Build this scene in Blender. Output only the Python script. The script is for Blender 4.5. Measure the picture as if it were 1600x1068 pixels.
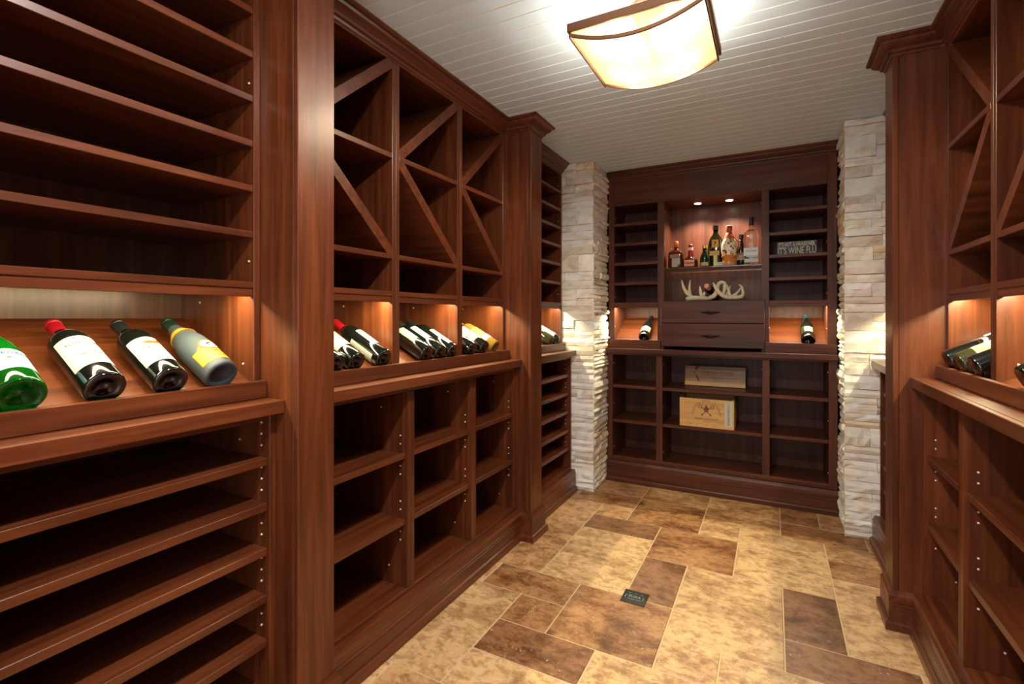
import bpy, bmesh, math, random
from mathutils import Matrix, Vector
random.seed(7)
SC = bpy.context.scene
COL = SC.collection
for o in list(bpy.data.objects): bpy.data.objects.remove(o)

# ------------------------------------------------------------------ camera, world, exposure, fill light
XC = -0.3675                       # centre line of the room
ZC = 2.275                         # ceiling
cam = bpy.data.cameras.new('camera'); camo = bpy.data.objects.new('camera', cam); COL.objects.link(camo)
camo.location = (0, 0, 1.2); camo.rotation_euler = (math.pi/2, 0, math.radians(28.04))
cam.sensor_width = 36; cam.lens = 764.7*36/1600; cam.shift_y = -38.8/1600; cam.clip_start = .02
SC.camera = camo
SC.view_settings.view_transform = 'Standard'; SC.view_settings.look = 'None'
SC.view_settings.gamma = 1; SC.view_settings.use_curve_mapping = False
SC.view_settings.exposure = 0.66
W = bpy.data.worlds.new('world'); SC.world = W; W.use_nodes = True
W.node_tree.nodes['Background'].inputs[0].default_value = (1, .97, .95, 1)
W.node_tree.nodes['Background'].inputs[1].default_value = 0.3
def light(name, kind, loc, energy, color, rot=(0,0,0), **kw):
    l = bpy.data.lights.new(name, kind); l.energy = energy; l.color = color
    for k, v in kw.items(): setattr(l, k, v)
    o = bpy.data.objects.new(name, l); o.location = loc; o.rotation_euler = rot; COL.objects.link(o); return o
# unseen fill light added in the doorway behind the camera
light('doorway_fill', 'AREA', (XC, -1.0, 1.25), 10, (.95, .97, 1), (math.radians(90), 0, 0), shape='RECTANGLE', size=.95, size_y=1.7)

# ------------------------------------------------------------------ helpers
ORG = {}
def org(o): return ORG.get(o.name, Vector((0,0,0)))
def mesh_from(bm, name, mat, smooth=False):
    me = bpy.data.meshes.new(name); bm.to_mesh(me); bm.free()
    for m in (mat if isinstance(mat, (list, tuple)) else [mat]): me.materials.append(m)
    if smooth: me.polygons.foreach_set('use_smooth', [True]*len(me.polygons))
    return me
def part(name, bm, mat, parent=None, smooth=False, stuff=False, label=None):
    """links one mesh object; bm is in world coordinates (or local to a turned parent)"""
    if parent is not None and org(parent).length: bmesh.ops.translate(bm, verts=bm.verts, vec=-org(parent))
    o = bpy.data.objects.new(name, mesh_from(bm, name, mat, smooth)); COL.objects.link(o)
    if parent is not None: o.parent = parent; ORG[o.name] = org(parent)
    if stuff: o['kind'] = 'stuff'
    if label: o['label'] = label
    return o
GROUPS = {'wine_bottle':'wine bottles lying in the racks', 'liqueur_bottle':'spirits bottles on the glass shelf', 'pilaster':'pilasters along the side walls', 'stone_pillar':'stone pillars beside the back cabinet'}
def thing(name, label, cat, loc, rot=None, group=None):
    o = bpy.data.objects.new(name, None); COL.objects.link(o); o.empty_display_size = .05
    o.location = loc; o['label'] = label; o['category'] = cat
    group = group or GROUPS.get(name)
    if group: o['group'] = group
    if rot is None: ORG[o.name] = Vector(loc)
    else: o.rotation_euler = rot
    return o
def structure(name, bm, mat):
    o = part(name, bm, mat); o['kind'] = 'structure'; return o
def box(bm, x0, x1, y0, y1, z0, z1, bev=.0012):
    x0, x1 = min(x0,x1), max(x0,x1); y0, y1 = min(y0,y1), max(y0,y1); z0, z1 = min(z0,z1), max(z0,z1)
    m = Matrix.Translation(((x0+x1)/2,(y0+y1)/2,(z0+z1)/2)) @ Matrix.Diagonal((x1-x0,y1-y0,z1-z0,1))
    r = bmesh.ops.create_cube(bm, size=1, matrix=m)
    if bev:
        es = list({e for v in r['verts'] for e in v.link_edges})
        bmesh.ops.bevel(bm, geom=es, offset=min(bev, (x1-x0)*.3, (y1-y0)*.3, (z1-z0)*.3), segments=1, affect='EDGES', profile=.5)
    return bm
def bx(*a, **k): return box(bmesh.new(), *a, **k)
def prism(pts, axis, a0, a1, bm=None):
    """closed polygon pts (2D) extruded along axis from a0 to a1; axis y: pts=(x,z); axis x: pts=(y,z); axis z: pts=(x,y)"""
    bm = bm or bmesh.new()
    f = {'y': lambda p,a:(p[0],a,p[1]), 'x': lambda p,a:(a,p[0],p[1]), 'z': lambda p,a:(p[0],p[1],a)}[axis]
    v0 = [bm.verts.new(f(p,a0)) for p in pts]; v1 = [bm.verts.new(f(p,a1)) for p in pts]
    n = len(pts)
    bm.faces.new(v0); bm.faces.new(v1[::-1])
    for i in range(n): bm.faces.new((v0[i], v1[i], v1[(i+1)%n], v0[(i+1)%n]))
    bmesh.ops.recalc_face_normals(bm, faces=bm.faces); return bm
def sweep(path, prof, normals_left=True, bm=None):
    """mitred moulding: path of axis-aligned (x,y) points, prof of (outward offset, z); outward = left or right of travel"""
    bm = bm or bmesh.new(); n = len(path); sgn = 1 if normals_left else -1
    def nrm(i):
        a, b = Vector(path[i]), Vector(path[i+1]); d = (b-a).normalized(); return Vector((-d.y, d.x))*sgn
    rings = []
    for i, p in enumerate(path):
        if i == 0: off = nrm(0)
        elif i == n-1: off = nrm(n-2)
        else:
            a, b = nrm(i-1), nrm(i); off = a if (a-b).length < 1e-6 else a+b
        rings.append([bm.verts.new((p[0]+off.x*o, p[1]+off.y*o, z)) for o, z in prof])
    m = len(prof)
    for i in range(n-1):
        for k in range(m): bm.faces.new((rings[i][k], rings[i+1][k], rings[i+1][(k+1)%m], rings[i][(k+1)%m]))
    bm.faces.new(rings[0]); bm.faces.new(rings[-1][::-1])
    bmesh.ops.recalc_face_normals(bm, faces=bm.faces); return bm
def lathe(prof, seg=32, bm=None, cx=0, cy=0):
    bm = bm or bmesh.new(); rings = []
    for r, z in prof:
        if r < 1e-6: rings.append([bm.verts.new((cx, cy, z))])
        else: rings.append([bm.verts.new((cx+r*math.cos(2*math.pi*k/seg), cy+r*math.sin(2*math.pi*k/seg), z)) for k in range(seg)])
    for a, b in zip(rings, rings[1:]):
        for k in range(seg):
            k2 = (k+1) % seg
            if len(a) == 1 and len(b) == 1: continue
            if len(a) == 1: bm.faces.new((a[0], b[k2], b[k]))
            elif len(b) == 1: bm.faces.new((a[k], a[k2], b[0]))
            else: bm.faces.new((a[k], a[k2], b[k2], b[k]))
    bmesh.ops.recalc_face_normals(bm, faces=bm.faces)
    return bm
def tube(bm, pts, rad, seg=8, sub=4):
    """smooth tapering tube through 3D points (Catmull-Rom)"""
    P = [Vector(p) for p in pts]; Q = []; R = []
    for i in range(len(P)-1):
        p0 = P[max(i-1,0)]; p1 = P[i]; p2 = P[i+1]; p3 = P[min(i+2,len(P)-1)]
        for k in range(sub):
            t = k/sub
            Q.append(.5*((2*p1)+(p2-p0)*t+(2*p0-5*p1+4*p2-p3)*t*t+(3*p1-p0-3*p2+p3)*t**3)); R.append(rad[i]*(1-t)+rad[i+1]*t)
    Q.append(P[-1]); R.append(rad[-1]); rings = []
    up = Vector((.13,.97,.2))
    for i, q in enumerate(Q):
        d = (Q[min(i+1,len(Q)-1)]-Q[max(i-1,0)]).normalized()
        a = d.cross(up); a = a.normalized() if a.length > 1e-4 else d.orthogonal().normalized(); b = d.cross(a)
        rings.append([bm.verts.new(q+(a*math.cos(2*math.pi*k/seg)+b*math.sin(2*math.pi*k/seg))*R[i]) for k in range(seg)])
    for r0, r1 in zip(rings, rings[1:]):
        for k in range(seg): bm.faces.new((r0[k], r0[(k+1)%seg], r1[(k+1)%seg], r1[k]))
    bm.faces.new(rings[0][::-1]); bm.faces.new(rings[-1])
    bmesh.ops.recalc_face_normals(bm, faces=bm.faces); return bm
def text_bm(s, size, width=None, depth=.0004, align='CENTER', bold=0.0):
    """flat lettering in the xy plane, centred on its middle; width squeezes it to that breadth"""
    c = bpy.data.curves.new('lettering', 'FONT'); c.body = s; c.size = size; c.align_x = 'CENTER'; c.extrude = depth/2; c.offset = bold; c.resolution_u = 2
    o = bpy.data.objects.new('lettering', c); me = bpy.data.meshes.new_from_object(o)
    bm = bmesh.new(); bm.from_mesh(me); bpy.data.objects.remove(o); bpy.data.curves.remove(c); bpy.data.meshes.remove(me)
    xs = [v.co.x for v in bm.verts]; ys = [v.co.y for v in bm.verts]
    cx, cy = (min(xs)+max(xs))/2, (min(ys)+max(ys))/2; k = width/(max(xs)-min(xs)) if width else 1
    for v in bm.verts: v.co.x = (v.co.x-cx)*k; v.co.y -= cy
    return bm
def merge(dst, src, fn):
    me = bpy.data.meshes.new('tmp')
    for v in src.verts: v.co = Vector(fn(v.co))
    src.to_mesh(me); src.free(); dst.from_mesh(me); bpy.data.meshes.remove(me); return dst

# ------------------------------------------------------------------ materials
def new_mat(name):
    m = bpy.data.materials.new(name); m.use_nodes = True; nt = m.node_tree; return m, nt, nt.nodes['Principled BSDF']
def plain(name, col, rough=.5, metal=0, spec=.5, trans=0, coat=0, ior=1.45, emit=None, es=0):
    m, nt, b = new_mat(name)
    b.inputs['Base Color'].default_value = (*col, 1); b.inputs['Roughness'].default_value = rough; b.inputs['Metallic'].default_value = metal
    b.inputs['Specular IOR Level'].default_value = spec; b.inputs['Transmission Weight'].default_value = trans; b.inputs['Coat Weight'].default_value = coat
    b.inputs['IOR'].default_value = ior
    if emit: b.inputs['Emission Color'].default_value = (*emit, 1); b.inputs['Emission Strength'].default_value = es
    return m
def srgb(r, g, b): return tuple(((c/255)/12.92 if c/255 <= .04045 else (((c/255)+.055)/1.055)**2.4) for c in (r,g,b))
def nd(nt, t, **k):
    n = nt.nodes.new(t)
    for a, v in k.items(): setattr(n, a, v)
    return n
def wood(name, axis, c_dark, c_mid, c_light, rough=.36, coat=.25, spec=.32):
    m, nt, b = new_mat(name); L = nt.links.new
    tc = nd(nt, 'ShaderNodeTexCoord'); oi = nd(nt, 'ShaderNodeObjectInfo')
    add = nd(nt, 'ShaderNodeVectorMath', operation='MULTIPLY_ADD'); cmb = nd(nt, 'ShaderNodeCombineXYZ')
    for i in range(3): L(oi.outputs['Random'], cmb.inputs[i])
    L(cmb.outputs[0], add.inputs[0]); add.inputs[1].default_value = (7.3, 11.1, 5.7); L(tc.outputs['Object'], add.inputs[2])
    sc = [34, 34, 34]; sc['xyz'.index(axis)] = 1.6
    mp = nd(nt, 'ShaderNodeMapping'); mp.inputs['Scale'].default_value = sc; L(add.outputs[0], mp.inputs['Vector'])
    n1 = nd(nt, 'ShaderNodeTexNoise'); n1.inputs['Scale'].default_value = 1; n1.inputs['Detail'].default_value = 5; n1.inputs['Roughness'].default_value = .62; n1.inputs['Distortion'].default_value = .6
    L(mp.outputs[0], n1.inputs['Vector'])
    sc2 = [7, 7, 7]; sc2['xyz'.index(axis)] = .9
    mp2 = nd(nt, 'ShaderNodeMapping'); mp2.inputs['Scale'].default_value = sc2; L(add.outputs[0], mp2.inputs['Vector'])
    n2 = nd(nt, 'ShaderNodeTexNoise'); n2.inputs['Scale'].default_value = 1; n2.inputs['Detail'].default_value = 2; n2.inputs['Distortion'].default_value = 1.0; L(mp2.outputs[0], n2.inputs['Vector'])
    mx = nd(nt, 'ShaderNodeMath', operation='MULTIPLY_ADD'); L(n2.outputs['Fac'], mx.inputs[0]); mx.inputs[1].default_value = .28; 
    m2 = nd(nt, 'ShaderNodeMath', operation='MULTIPLY'); L(n1.outputs['Fac'], m2.inputs[0]); m2.inputs[1].default_value = .74; L(m2.outputs[0], mx.inputs[2])
    r = nd(nt, 'ShaderNodeValToRGB'); e = r.color_ramp.elements
    e[0].position = .36; e[0].color = (*c_dark,1); e[1].position = .68; e[1].color = (*c_light,1); k = e.new(.52); k.color = (*c_mid,1)
    L(mx.outputs[0], r.inputs['Fac']); L(r.outputs['Color'], b.inputs['Base Color'])
    b.inputs['Roughness'].default_value = rough; b.inputs['Coat Weight'].default_value = coat; b.inputs['Coat Roughness'].default_value = .24; b.inputs['Specular IOR Level'].default_value = spec
    bp = nd(nt, 'ShaderNodeBump'); bp.inputs['Strength'].default_value = .04; bp.inputs['Distance'].default_value = .001; L(n1.outputs['Fac'], bp.inputs['Height']); L(bp.outputs[0], b.inputs['Normal'])
    return m
CD, CM, CL = srgb(69,31,15), srgb(93,45,22), srgb(116,60,32)
WZ = wood('cherry_wood_upright_grain', 'z', CD, CM, CL); WY = wood('cherry_wood_long_grain', 'y', CD, CM, CL); WX = wood('cherry_wood_cross_grain', 'x', CD, CM, CL)
DD, DM, DL = srgb(62,31,19), srgb(84,43,28), srgb(104,57,38)
VZ = wood('dark_cherry_upright_grain', 'z', DD, DM, DL, .42, .05, .25); VX = wood('dark_cherry_cross_grain', 'x', DD, DM, DL, .42, .05, .25)
BK = wood('cherry_back_panel', 'z', srgb(66,38,26), srgb(86,52,36), srgb(106,68,48), rough=.3, coat=1.0)
PINE = wood('pale_pine', 'x', srgb(190,140,84), srgb(206,160,100), srgb(222,182,124), rough=.6)
PINE2 = wood('aged_pine', 'x', srgb(128,92,62), srgb(150,112,78), srgb(172,134,96), rough=.7)
def tinted(name, rough, cell, veins, spec=.4, bump=.15):
    """stone whose base colour is the object's own colour, mottled"""
    m, nt, b = new_mat(name); L = nt.links.new
    tc = nd(nt, 'ShaderNodeTexCoord'); oi = nd(nt, 'ShaderNodeObjectInfo'); add = nd(nt, 'ShaderNodeVectorMath', operation='MULTIPLY_ADD'); cmb = nd(nt, 'ShaderNodeCombineXYZ')
    for i in range(3): L(oi.outputs['Random'], cmb.inputs[i])
    L(cmb.outputs[0], add.inputs[0]); add.inputs[1].default_value = (31, 17, 23); L(tc.outputs['Object'], add.inputs[2])
    mp = nd(nt, 'ShaderNodeMapping'); mp.inputs['Scale'].default_value = cell; L(add.outputs[0], mp.inputs['Vector'])
    n = nd(nt, 'ShaderNodeTexNoise'); n.inputs['Scale'].default_value = 1; n.inputs['Detail'].default_value = 7; n.inputs['Roughness'].default_value = .62; n.inputs['Distortion'].default_value = .9; L(mp.outputs[0], n.inputs['Vector'])
    r = nd(nt, 'ShaderNodeValToRGB'); e = r.color_ramp.elements
    e[0].position = .30; e[0].color = (*veins[0],1); e[1].position = .72; e[1].color = (*veins[2],1); k = e.new(.5); k.color = (*veins[1],1); L(n.outputs['Fac'], r.inputs['Fac'])
    mu = nd(nt, 'ShaderNodeMix', data_type='RGBA', blend_type='MULTIPLY'); mu.inputs['Factor'].default_value = 1
    L(oi.outputs['Color'], mu.inputs['A']); L(r.outputs['Color'], mu.inputs['B'])
    n3 = nd(nt, 'ShaderNodeTexNoise'); n3.inputs['Scale'].default_value = 60; n3.inputs['Detail'].default_value = 4; n3.inputs['Roughness'].default_value = .7; L(add.outputs[0], n3.inputs['Vector'])
    r3 = nd(nt, 'ShaderNodeValToRGB'); r3.color_ramp.elements[0].position = .60; r3.color_ramp.elements[0].color = (0,0,0,1); r3.color_ramp.elements[1].position = .74; r3.color_ramp.elements[1].color = (.55,.55,.55,1); L(n3.outputs['Fac'], r3.inputs['Fac'])
    mw = nd(nt, 'ShaderNodeMix', data_type='RGBA'); L(r3.outputs['Color'], mw.inputs['Factor']); L(mu.outputs['Result'], mw.inputs['A']); mw.inputs['B'].default_value = (*veins[3],1)
    L(mw.outputs['Result'], b.inputs['Base Color'])
    b.inputs['Roughness'].default_value = rough; b.inputs['Specular IOR Level'].default_value = spec
    bp = nd(nt, 'ShaderNodeBump'); bp.inputs['Strength'].default_value = bump; bp.inputs['Distance'].default_value = .004; L(n.outputs['Fac'], bp.inputs['Height']); L(bp.outputs[0], b.inputs['Normal'])
    return m
def travertine():
    m, nt, b = new_mat('travertine'); L = nt.links.new
    tc = nd(nt, 'ShaderNodeTexCoord'); oi = nd(nt, 'ShaderNodeObjectInfo'); add = nd(nt, 'ShaderNodeVectorMath', operation='MULTIPLY_ADD'); cmb = nd(nt, 'ShaderNodeCombineXYZ')
    for i in range(3): L(oi.outputs['Random'], cmb.inputs[i])
    L(cmb.outputs[0], add.inputs[0]); add.inputs[1].default_value = (31, 17, 23); L(tc.outputs['Object'], add.inputs[2])
    def noise(scale, det, rough, dist):
        mp = nd(nt, 'ShaderNodeMapping'); mp.inputs['Scale'].default_value = scale; L(add.outputs[0], mp.inputs['Vector'])
        n = nd(nt, 'ShaderNodeTexNoise'); n.inputs['Scale'].default_value = 1; n.inputs['Detail'].default_value = det; n.inputs['Roughness'].default_value = rough; n.inputs['Distortion'].default_value = dist; L(mp.outputs[0], n.inputs['Vector']); return n.outputs['Fac']
    def ramp(f, *st):
        r = nd(nt, 'ShaderNodeValToRGB'); e = r.color_ramp.elements
        for q, (p, c) in enumerate(st):
            k = e[q] if q < 2 else e.new(p)
            k.position = p; k.color = (*c, 1)
        L(f, r.inputs['Fac']); return r.outputs['Color']
    blot = noise((3.6,5.4,5), 12, .77, .30)
    def mul(a, c):
        x = nd(nt, 'ShaderNodeMix', data_type='RGBA', blend_type='MULTIPLY'); x.inputs['Factor'].default_value = 1; L(a, x.inputs['A']); L(c, x.inputs['B']); return x.outputs['Result']
    full = ramp(blot, (.37,(.36,.25,.17)), (.64,(1.16,1.14,1.10)), (.455,(.68,.56,.45)), (.51,(.98,.93,.87)))
    soft = nd(nt, 'ShaderNodeMix', data_type='RGBA'); L(oi.outputs['Alpha'], soft.inputs['Factor']); soft.inputs['A'].default_value = (1,.97,.93,1); L(full, soft.inputs['B'])
    col = mul(oi.outputs['Color'], soft.outputs['Result'])
    col = mul(col, ramp(noise((22,30,20), 6, .7, .4), (.38,(.62,.54,.47)), (.54,(1.04,1.04,1.04))))
    pit = ramp(noise((75,75,75), 4, .75, .2), (.61,(0,0,0)), (.67,(.8,.8,.8)))
    band = ramp(noise((5,7,5), 3, .6, .3), (.46,(0,0,0)), (.60,(1,1,1)))
    pm = mul(pit, band)
    mw = nd(nt, 'ShaderNodeMix', data_type='RGBA'); L(pm, mw.inputs['Factor']); L(col, mw.inputs['A']); mw.inputs['B'].default_value = (*srgb(226,200,162),1)
    L(mw.outputs['Result'], b.inputs['Base Color']); b.inputs['Roughness'].default_value = .4; b.inputs['Specular IOR Level'].default_value = .4
    bp = nd(nt, 'ShaderNodeBump'); bp.inputs['Strength'].default_value = .15; bp.inputs['Distance'].default_value = .002; L(blot, bp.inputs['Height']); L(bp.outputs[0], b.inputs['Normal']); return m
TILE = travertine()
STONE = tinted('ledge_stone', .85, (7,7,16), ((.80,.66,.47),(1.0,.97,.93),(1.06,1.06,1.06),srgb(236,230,220)), spec=.2, bump=.25)
GROUT = plain('sand_grout', srgb(200,172,136), .9, spec=.1)
PAINT = plain('white_ceiling_paint', srgb(214,230,244), .5, spec=.3)
CEIL_GAP = plain('ceiling_gap_white', srgb(240,236,230), .5, spec=.3)  # paler tone than the planks, seen only in the gaps between them
WALL = plain('warm_wall_paint', srgb(196,186,172), .8, spec=.2)
MORTAR = plain('stone_backing_mortar', srgb(104,92,76), .95, spec=.1)
BRONZE = plain('aged_bronze', srgb(120,84,62), .42, metal=.75)
DARKMETAL = plain('dark_bronze', srgb(58,44,38), .38, metal=.8)
STEEL = plain('white_plastic_pin', srgb(236,232,224), .3)
BLACK = plain('black_paint', srgb(14,13,13), .45)
WHITE = plain('white_ink', srgb(190,186,176), .6)
CREAM = plain('cream_paper', srgb(164,160,146), .6, spec=.2)
INK = plain('black_ink', srgb(40,36,32), .6)
GREY_INK = plain('grey_ink', srgb(40,37,33), .6)
BROWN_INK = plain('burnt_brown_ink', srgb(104,66,36), .7)
GOLD_INK = plain('gold_ink', srgb(122,78,22), .45, metal=.3)
LED = plain('warm_led', (1,.8,.5), .5, emit=(1,.74,.40), es=22)
BULB = plain('lamp_bulb', (1,.9,.7), .5, emit=(1,.80,.50), es=9)
G_DARK = plain('dark_bottle_glass', srgb(10,13,11), .06, spec=.8, coat=.3)
G_OLIVE = plain('olive_bottle_glass', srgb(44,44,22), .06, spec=.8, coat=.3)
G_GREEN = plain('green_bottle_glass', srgb(10,112,24), .03, trans=.75, ior=1.4)
G_CLEAR = plain('clear_bottle_glass', (.93,.97,.97), .02, trans=1, ior=1.35)
G_AMBER = plain('amber_bottle_glass', srgb(92,38,14), .06, spec=.8, trans=.35)
G_GOLD = plain('straw_bottle_glass', srgb(150,112,48), .06, spec=.7, trans=.4)
G_SHELF = plain('glass_shelf', (.62,.72,.72), .01, trans=1, ior=1.45)
FROST = plain('frosted_grey_glass', srgb(62,68,72), .5, spec=.5)
ANTLER = plain('antler_bone', srgb(226,210,176), .5)
def lampglass():
    m, nt, b = new_mat('amber_lamp_glass'); L = nt.links.new; nt.nodes.remove(b); out = nt.nodes['Material Output']
    tr = nd(nt, 'ShaderNodeBsdfTranslucent'); tr.inputs[0].default_value = (.085,.058,.02,1)
    tp = nd(nt, 'ShaderNodeBsdfTransparent'); tp.inputs[0].default_value = (1,.955,.86,1)
    mx = nd(nt, 'ShaderNodeMixShader'); mx.inputs[0].default_value = .5; L(tr.outputs[0], mx.inputs[1]); L(tp.outputs[0], mx.inputs[2])
    em = nd(nt, 'ShaderNodeEmission'); em.inputs[0].default_value = (1,.78,.36,1); em.inputs[1].default_value = .40
    ad = nd(nt, 'ShaderNodeAddShader'); L(mx.outputs[0], ad.inputs[0]); L(em.outputs[0], ad.inputs[1]); L(ad.outputs[0], out.inputs[0]); return m
LAMPGLASS = lampglass()

# ------------------------------------------------------------------ room shell
DF, DU, DL_, DC, DB = .7775, .9375, .8675, .8295, 1.2985    # distances from the centre line: pilaster, upper face, lower face, counter edge, back panel
YN, YB = -1.0, 3.95
def SX(s, d): return XC + s*d
fl = structure('floor', bx(-1.75, 1.02, YN-.05, YB+.05, -.06, -.003, bev=0), GROUT)
bm = bx(-1.75, -1.69, YN, YB, 0, ZC, bev=0); box(bm, -1.69, -1.25, YN, .03, 0, ZC, bev=0); structure('wall_left', bm, WALL)
bm = bx(.955, 1.015, YN, YB, 0, ZC, bev=0); box(bm, .515, .955, YN, .03, 0, ZC, bev=0); structure('wall_right', bm, WALL)
structure('wall_back', bx(-1.69, .955, YB-.03, YB+.03, 0, ZC, bev=0), WALL)
bm = bx(-1.25, XC-.48, YN-.1, YN, 0, ZC, bev=0); box(bm, XC+.48, .515, YN-.1, YN, 0, ZC, bev=0); box(bm, XC-.48, XC+.48, YN-.1, YN, 2.1, ZC, bev=0); structure('wall_front', bm, WALL)
ce = structure('ceiling', bx(-1.75, 1.02, YN-.1, YB+.05, ZC-.0022, ZC+.06, bev=0), CEIL_GAP)
# beadboard planks of the ceiling
PW = .0735; me = None; y = 2.136-42*PW; n = 0
while y < YB:
    if me is None:
        b2 = bmesh.new()
        prism([(-.0338,.012),(.0338,.012),(.0338,.0015),(.0322,0),(-.0322,0),(-.0338,.0015)], 'x', -1.72, .99, b2)
        me = mesh_from(b2, 'plank', PAINT)
    o = bpy.data.objects.new('plank', me); COL.objects.link(o); o.parent = ce; o.location = (0, y+PW/2, ZC-.004); y += PW
# travertine tiles: (column, row) cells of an 8 inch grid
T_L, T_M, T_B, T_D = srgb(208,171,128), srgb(196,154,112), srgb(170,124,84), srgb(142,100,70)
TL = [(-6,-4,8,10,T_M),(-4,-2,8,10,T_M),(-6,-4,7,8,T_B),(-4,-2,6,8,T_B),(-7,-5,4,7,T_M),(-5,-4,6,7,T_M),(-5,-3,5,6,T_D),(-5,-3,2,5,T_L),(-3,-1,4,6,T_B),
 (-2,0,7,10,T_M),(-2,-1,6,7,T_L),(-1,1,4,7,T_L),(0,1,8,10,T_B),(1,2,8,10,T_M),(0,2,7,8,T_B),(1,3,6,7,T_M),(1,3,5,6,T_B),(1,3,2,5,T_L),(0,1,2,4,T_D),(0,2,1,2,T_D),
 (-2,0,1,4,T_L),(-3,-2,2,4,T_D),(-4,-2,0,2,T_B),(-5,-4,0,1,T_B),(-6,-4,1,2,T_B),(-7,-5,2,4,T_M),(-7,-5,-2,1,T_L),(-5,-3,-1,0,T_D),(-3,-1,-2,0,T_L),(-2,-1,0,1,T_L),(-1,1,-2,1,T_L),
 (1,3,-1,1,T_L),(-7,-6,1,2,T_M),(2,3,1,2,T_M),(-7,-6,7,10,T_M),(2,3,7,10,T_M)]
used = set()
for a,b_,c,d,_ in TL: used |= {(i,j) for i in range(a,b_) for j in range(c,d)}
TL2 = list(TL); rr = random.Random(3)
for j in range(-14, 11):
    for i in range(-8, 5):
        if (i,j) in used: continue
        for w,h in rr.choice([((2,2),(2,1),(1,2),(1,1)),((2,3),(2,1),(1,1),(1,1)),((1,2),(2,1),(1,1),(1,1))]):
            cells = {(i+p,j+q) for p in range(w) for q in range(h)}
            if not (cells & used) and i+w <= 5: break
        used |= cells; TL2.append((i,i+w,j,j+h,rr.choice([T_L,T_M,T_B,T_M])))
for a,b_,c,d,col in TL2:
    x0,x1 = .038+.2008*a, .038+.2008*b_; y0,y1 = 1.703+.1955*c, 1.703+.1955*d
    y0, y1 = max(y0, YN), min(y1, YB); x0, x1 = max(x0,-1.69), min(x1,.95)
    if y1-y0 < .02 or x1-x0 < .02: continue
    h = -rr.random()*.0008; bm = bx(x0-(x0+x1)/2+.003, (x1-x0)/2-.003, y0-(y0+y1)/2+.003, (y1-y0)/2-.003, -.012, 0, bev=.002)
    o = part('tile', bm, TILE); o.parent = fl; o.location = ((x0+x1)/2, (y0+y1)/2, h)
    v = 1+rr.uniform(-.06,.06); o.color = (col[0]*v, col[1]*v, col[2]*v, {T_L:.66,T_M:.85,T_B:1,T_D:1}[col])
# crown mouldings and plinths, mitred round the pilasters
PIL = [(.065,.205),(.905,1.032),(2.365,2.505)]; YE = 3.195
CROWN = [(-.02,2.205),(.004,2.205),(.007,2.214),(.016,2.218),(.018,2.228),(.030,2.236),(.040,2.246),(.043,2.255),(.052,2.258),(.058,2.264),(.058,2.271),(-.02,2.271)]
BASE = [(-.05,.001),(.027,.001),(.027,.026),(.023,.033),(.015,.037),(.015,.085),(.0125,.0865),(.0125,.0885),(.015,.090),(.015,.100),(.0125,.1015),(.0125,.1035),(.015,.105),(.015,.130),(.010,.138),(.006,.149),(-.05,.149)]
for s, nm in ((-1,'left'),(1,'right')):
    def path(d, dp):
        p = [(SX(s,d), .035)]
        for a,b_ in PIL: p += [(SX(s,d),a),(SX(s,dp),a),(SX(s,dp),b_),(SX(s,d),b_)]
        return p+[(SX(s,d),YE)]
    structure('trim_1' if s < 0 else 'trim_2', sweep(path(DU,DF), CROWN, s > 0), WY)
    structure('baseboard_'+nm, sweep(path(.8495,DF), BASE, s > 0), WY)
XL, XR = -1.088, .350             # back cabinet between the stone pillars
structure('trim_3', sweep([(XL+.004,3.585),(XR-.004,3.585)], CROWN, False), VX)
structure('baseboard_back', sweep([(XL+.004,3.542),(XR-.004,3.542)], BASE, False), VX)

# ------------------------------------------------------------------ side cabinets
SIDE = {-1:'left', 1:'right'}
def pins(spots, axis):
    bm = bmesh.new()
    for p, dr in spots:
        rot = {'x':Matrix.Rotation(math.pi/2,4,'Y'),'y':Matrix.Rotation(math.pi/2,4,'X')}[axis]
        bmesh.ops.create_cone(bm, cap_ends=True, segments=8, radius1=.0032, radius2=.0028, depth=.003, matrix=Matrix.Translation(p) @ rot)
    return bm
NICHE_A = math.atan2(.196, DB-.9275)    # slope of the display shelves
def niche(t, s, y0, y1):
    c, sn = math.cos(NICHE_A), math.sin(NICHE_A)
    d0, z0, d1, z1 = .9285, 1.0005, DB, 1.0005+.196
    part('display_shelf', prism([(SX(s,d0),z0),(SX(s,d1),z1),(SX(s,d1),z1-.02),(SX(s,d0),z0-.02)], 'y', y0+.0005, y1-.0005), WY, t)
    part('valance', bx(SX(s,DU+.004), SX(s,DU+.018), y0+.0005, y1-.0005, 1.258, 1.2832), WY, t)
    part('light_strip', bx(SX(s,DU+.034), SX(s,DU+.046), y0+.012, y1-.012, 1.2745, 1.2812, bev=0), LED, t, label='lit warm strip light behind the valance')
    light('niche_light', 'AREA', (SX(s,DU+.040), (y0+y1)/2, 1.2735), (1.75 if y1-y0 > .5 else 2.3)*(y1-y0)/.4, (1,.98,.60), (0,0,0), shape='RECTANGLE', size=.012, size_y=(y1-y0)-.03)
SH_UP = [2.082,1.957,1.831,1.703,1.575,1.444]; SH_LO = [.808,.682,.557,.427,.303]
COLS = [(1.052,1.461),(1.502,1.906),(1.947,2.345)]
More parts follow.
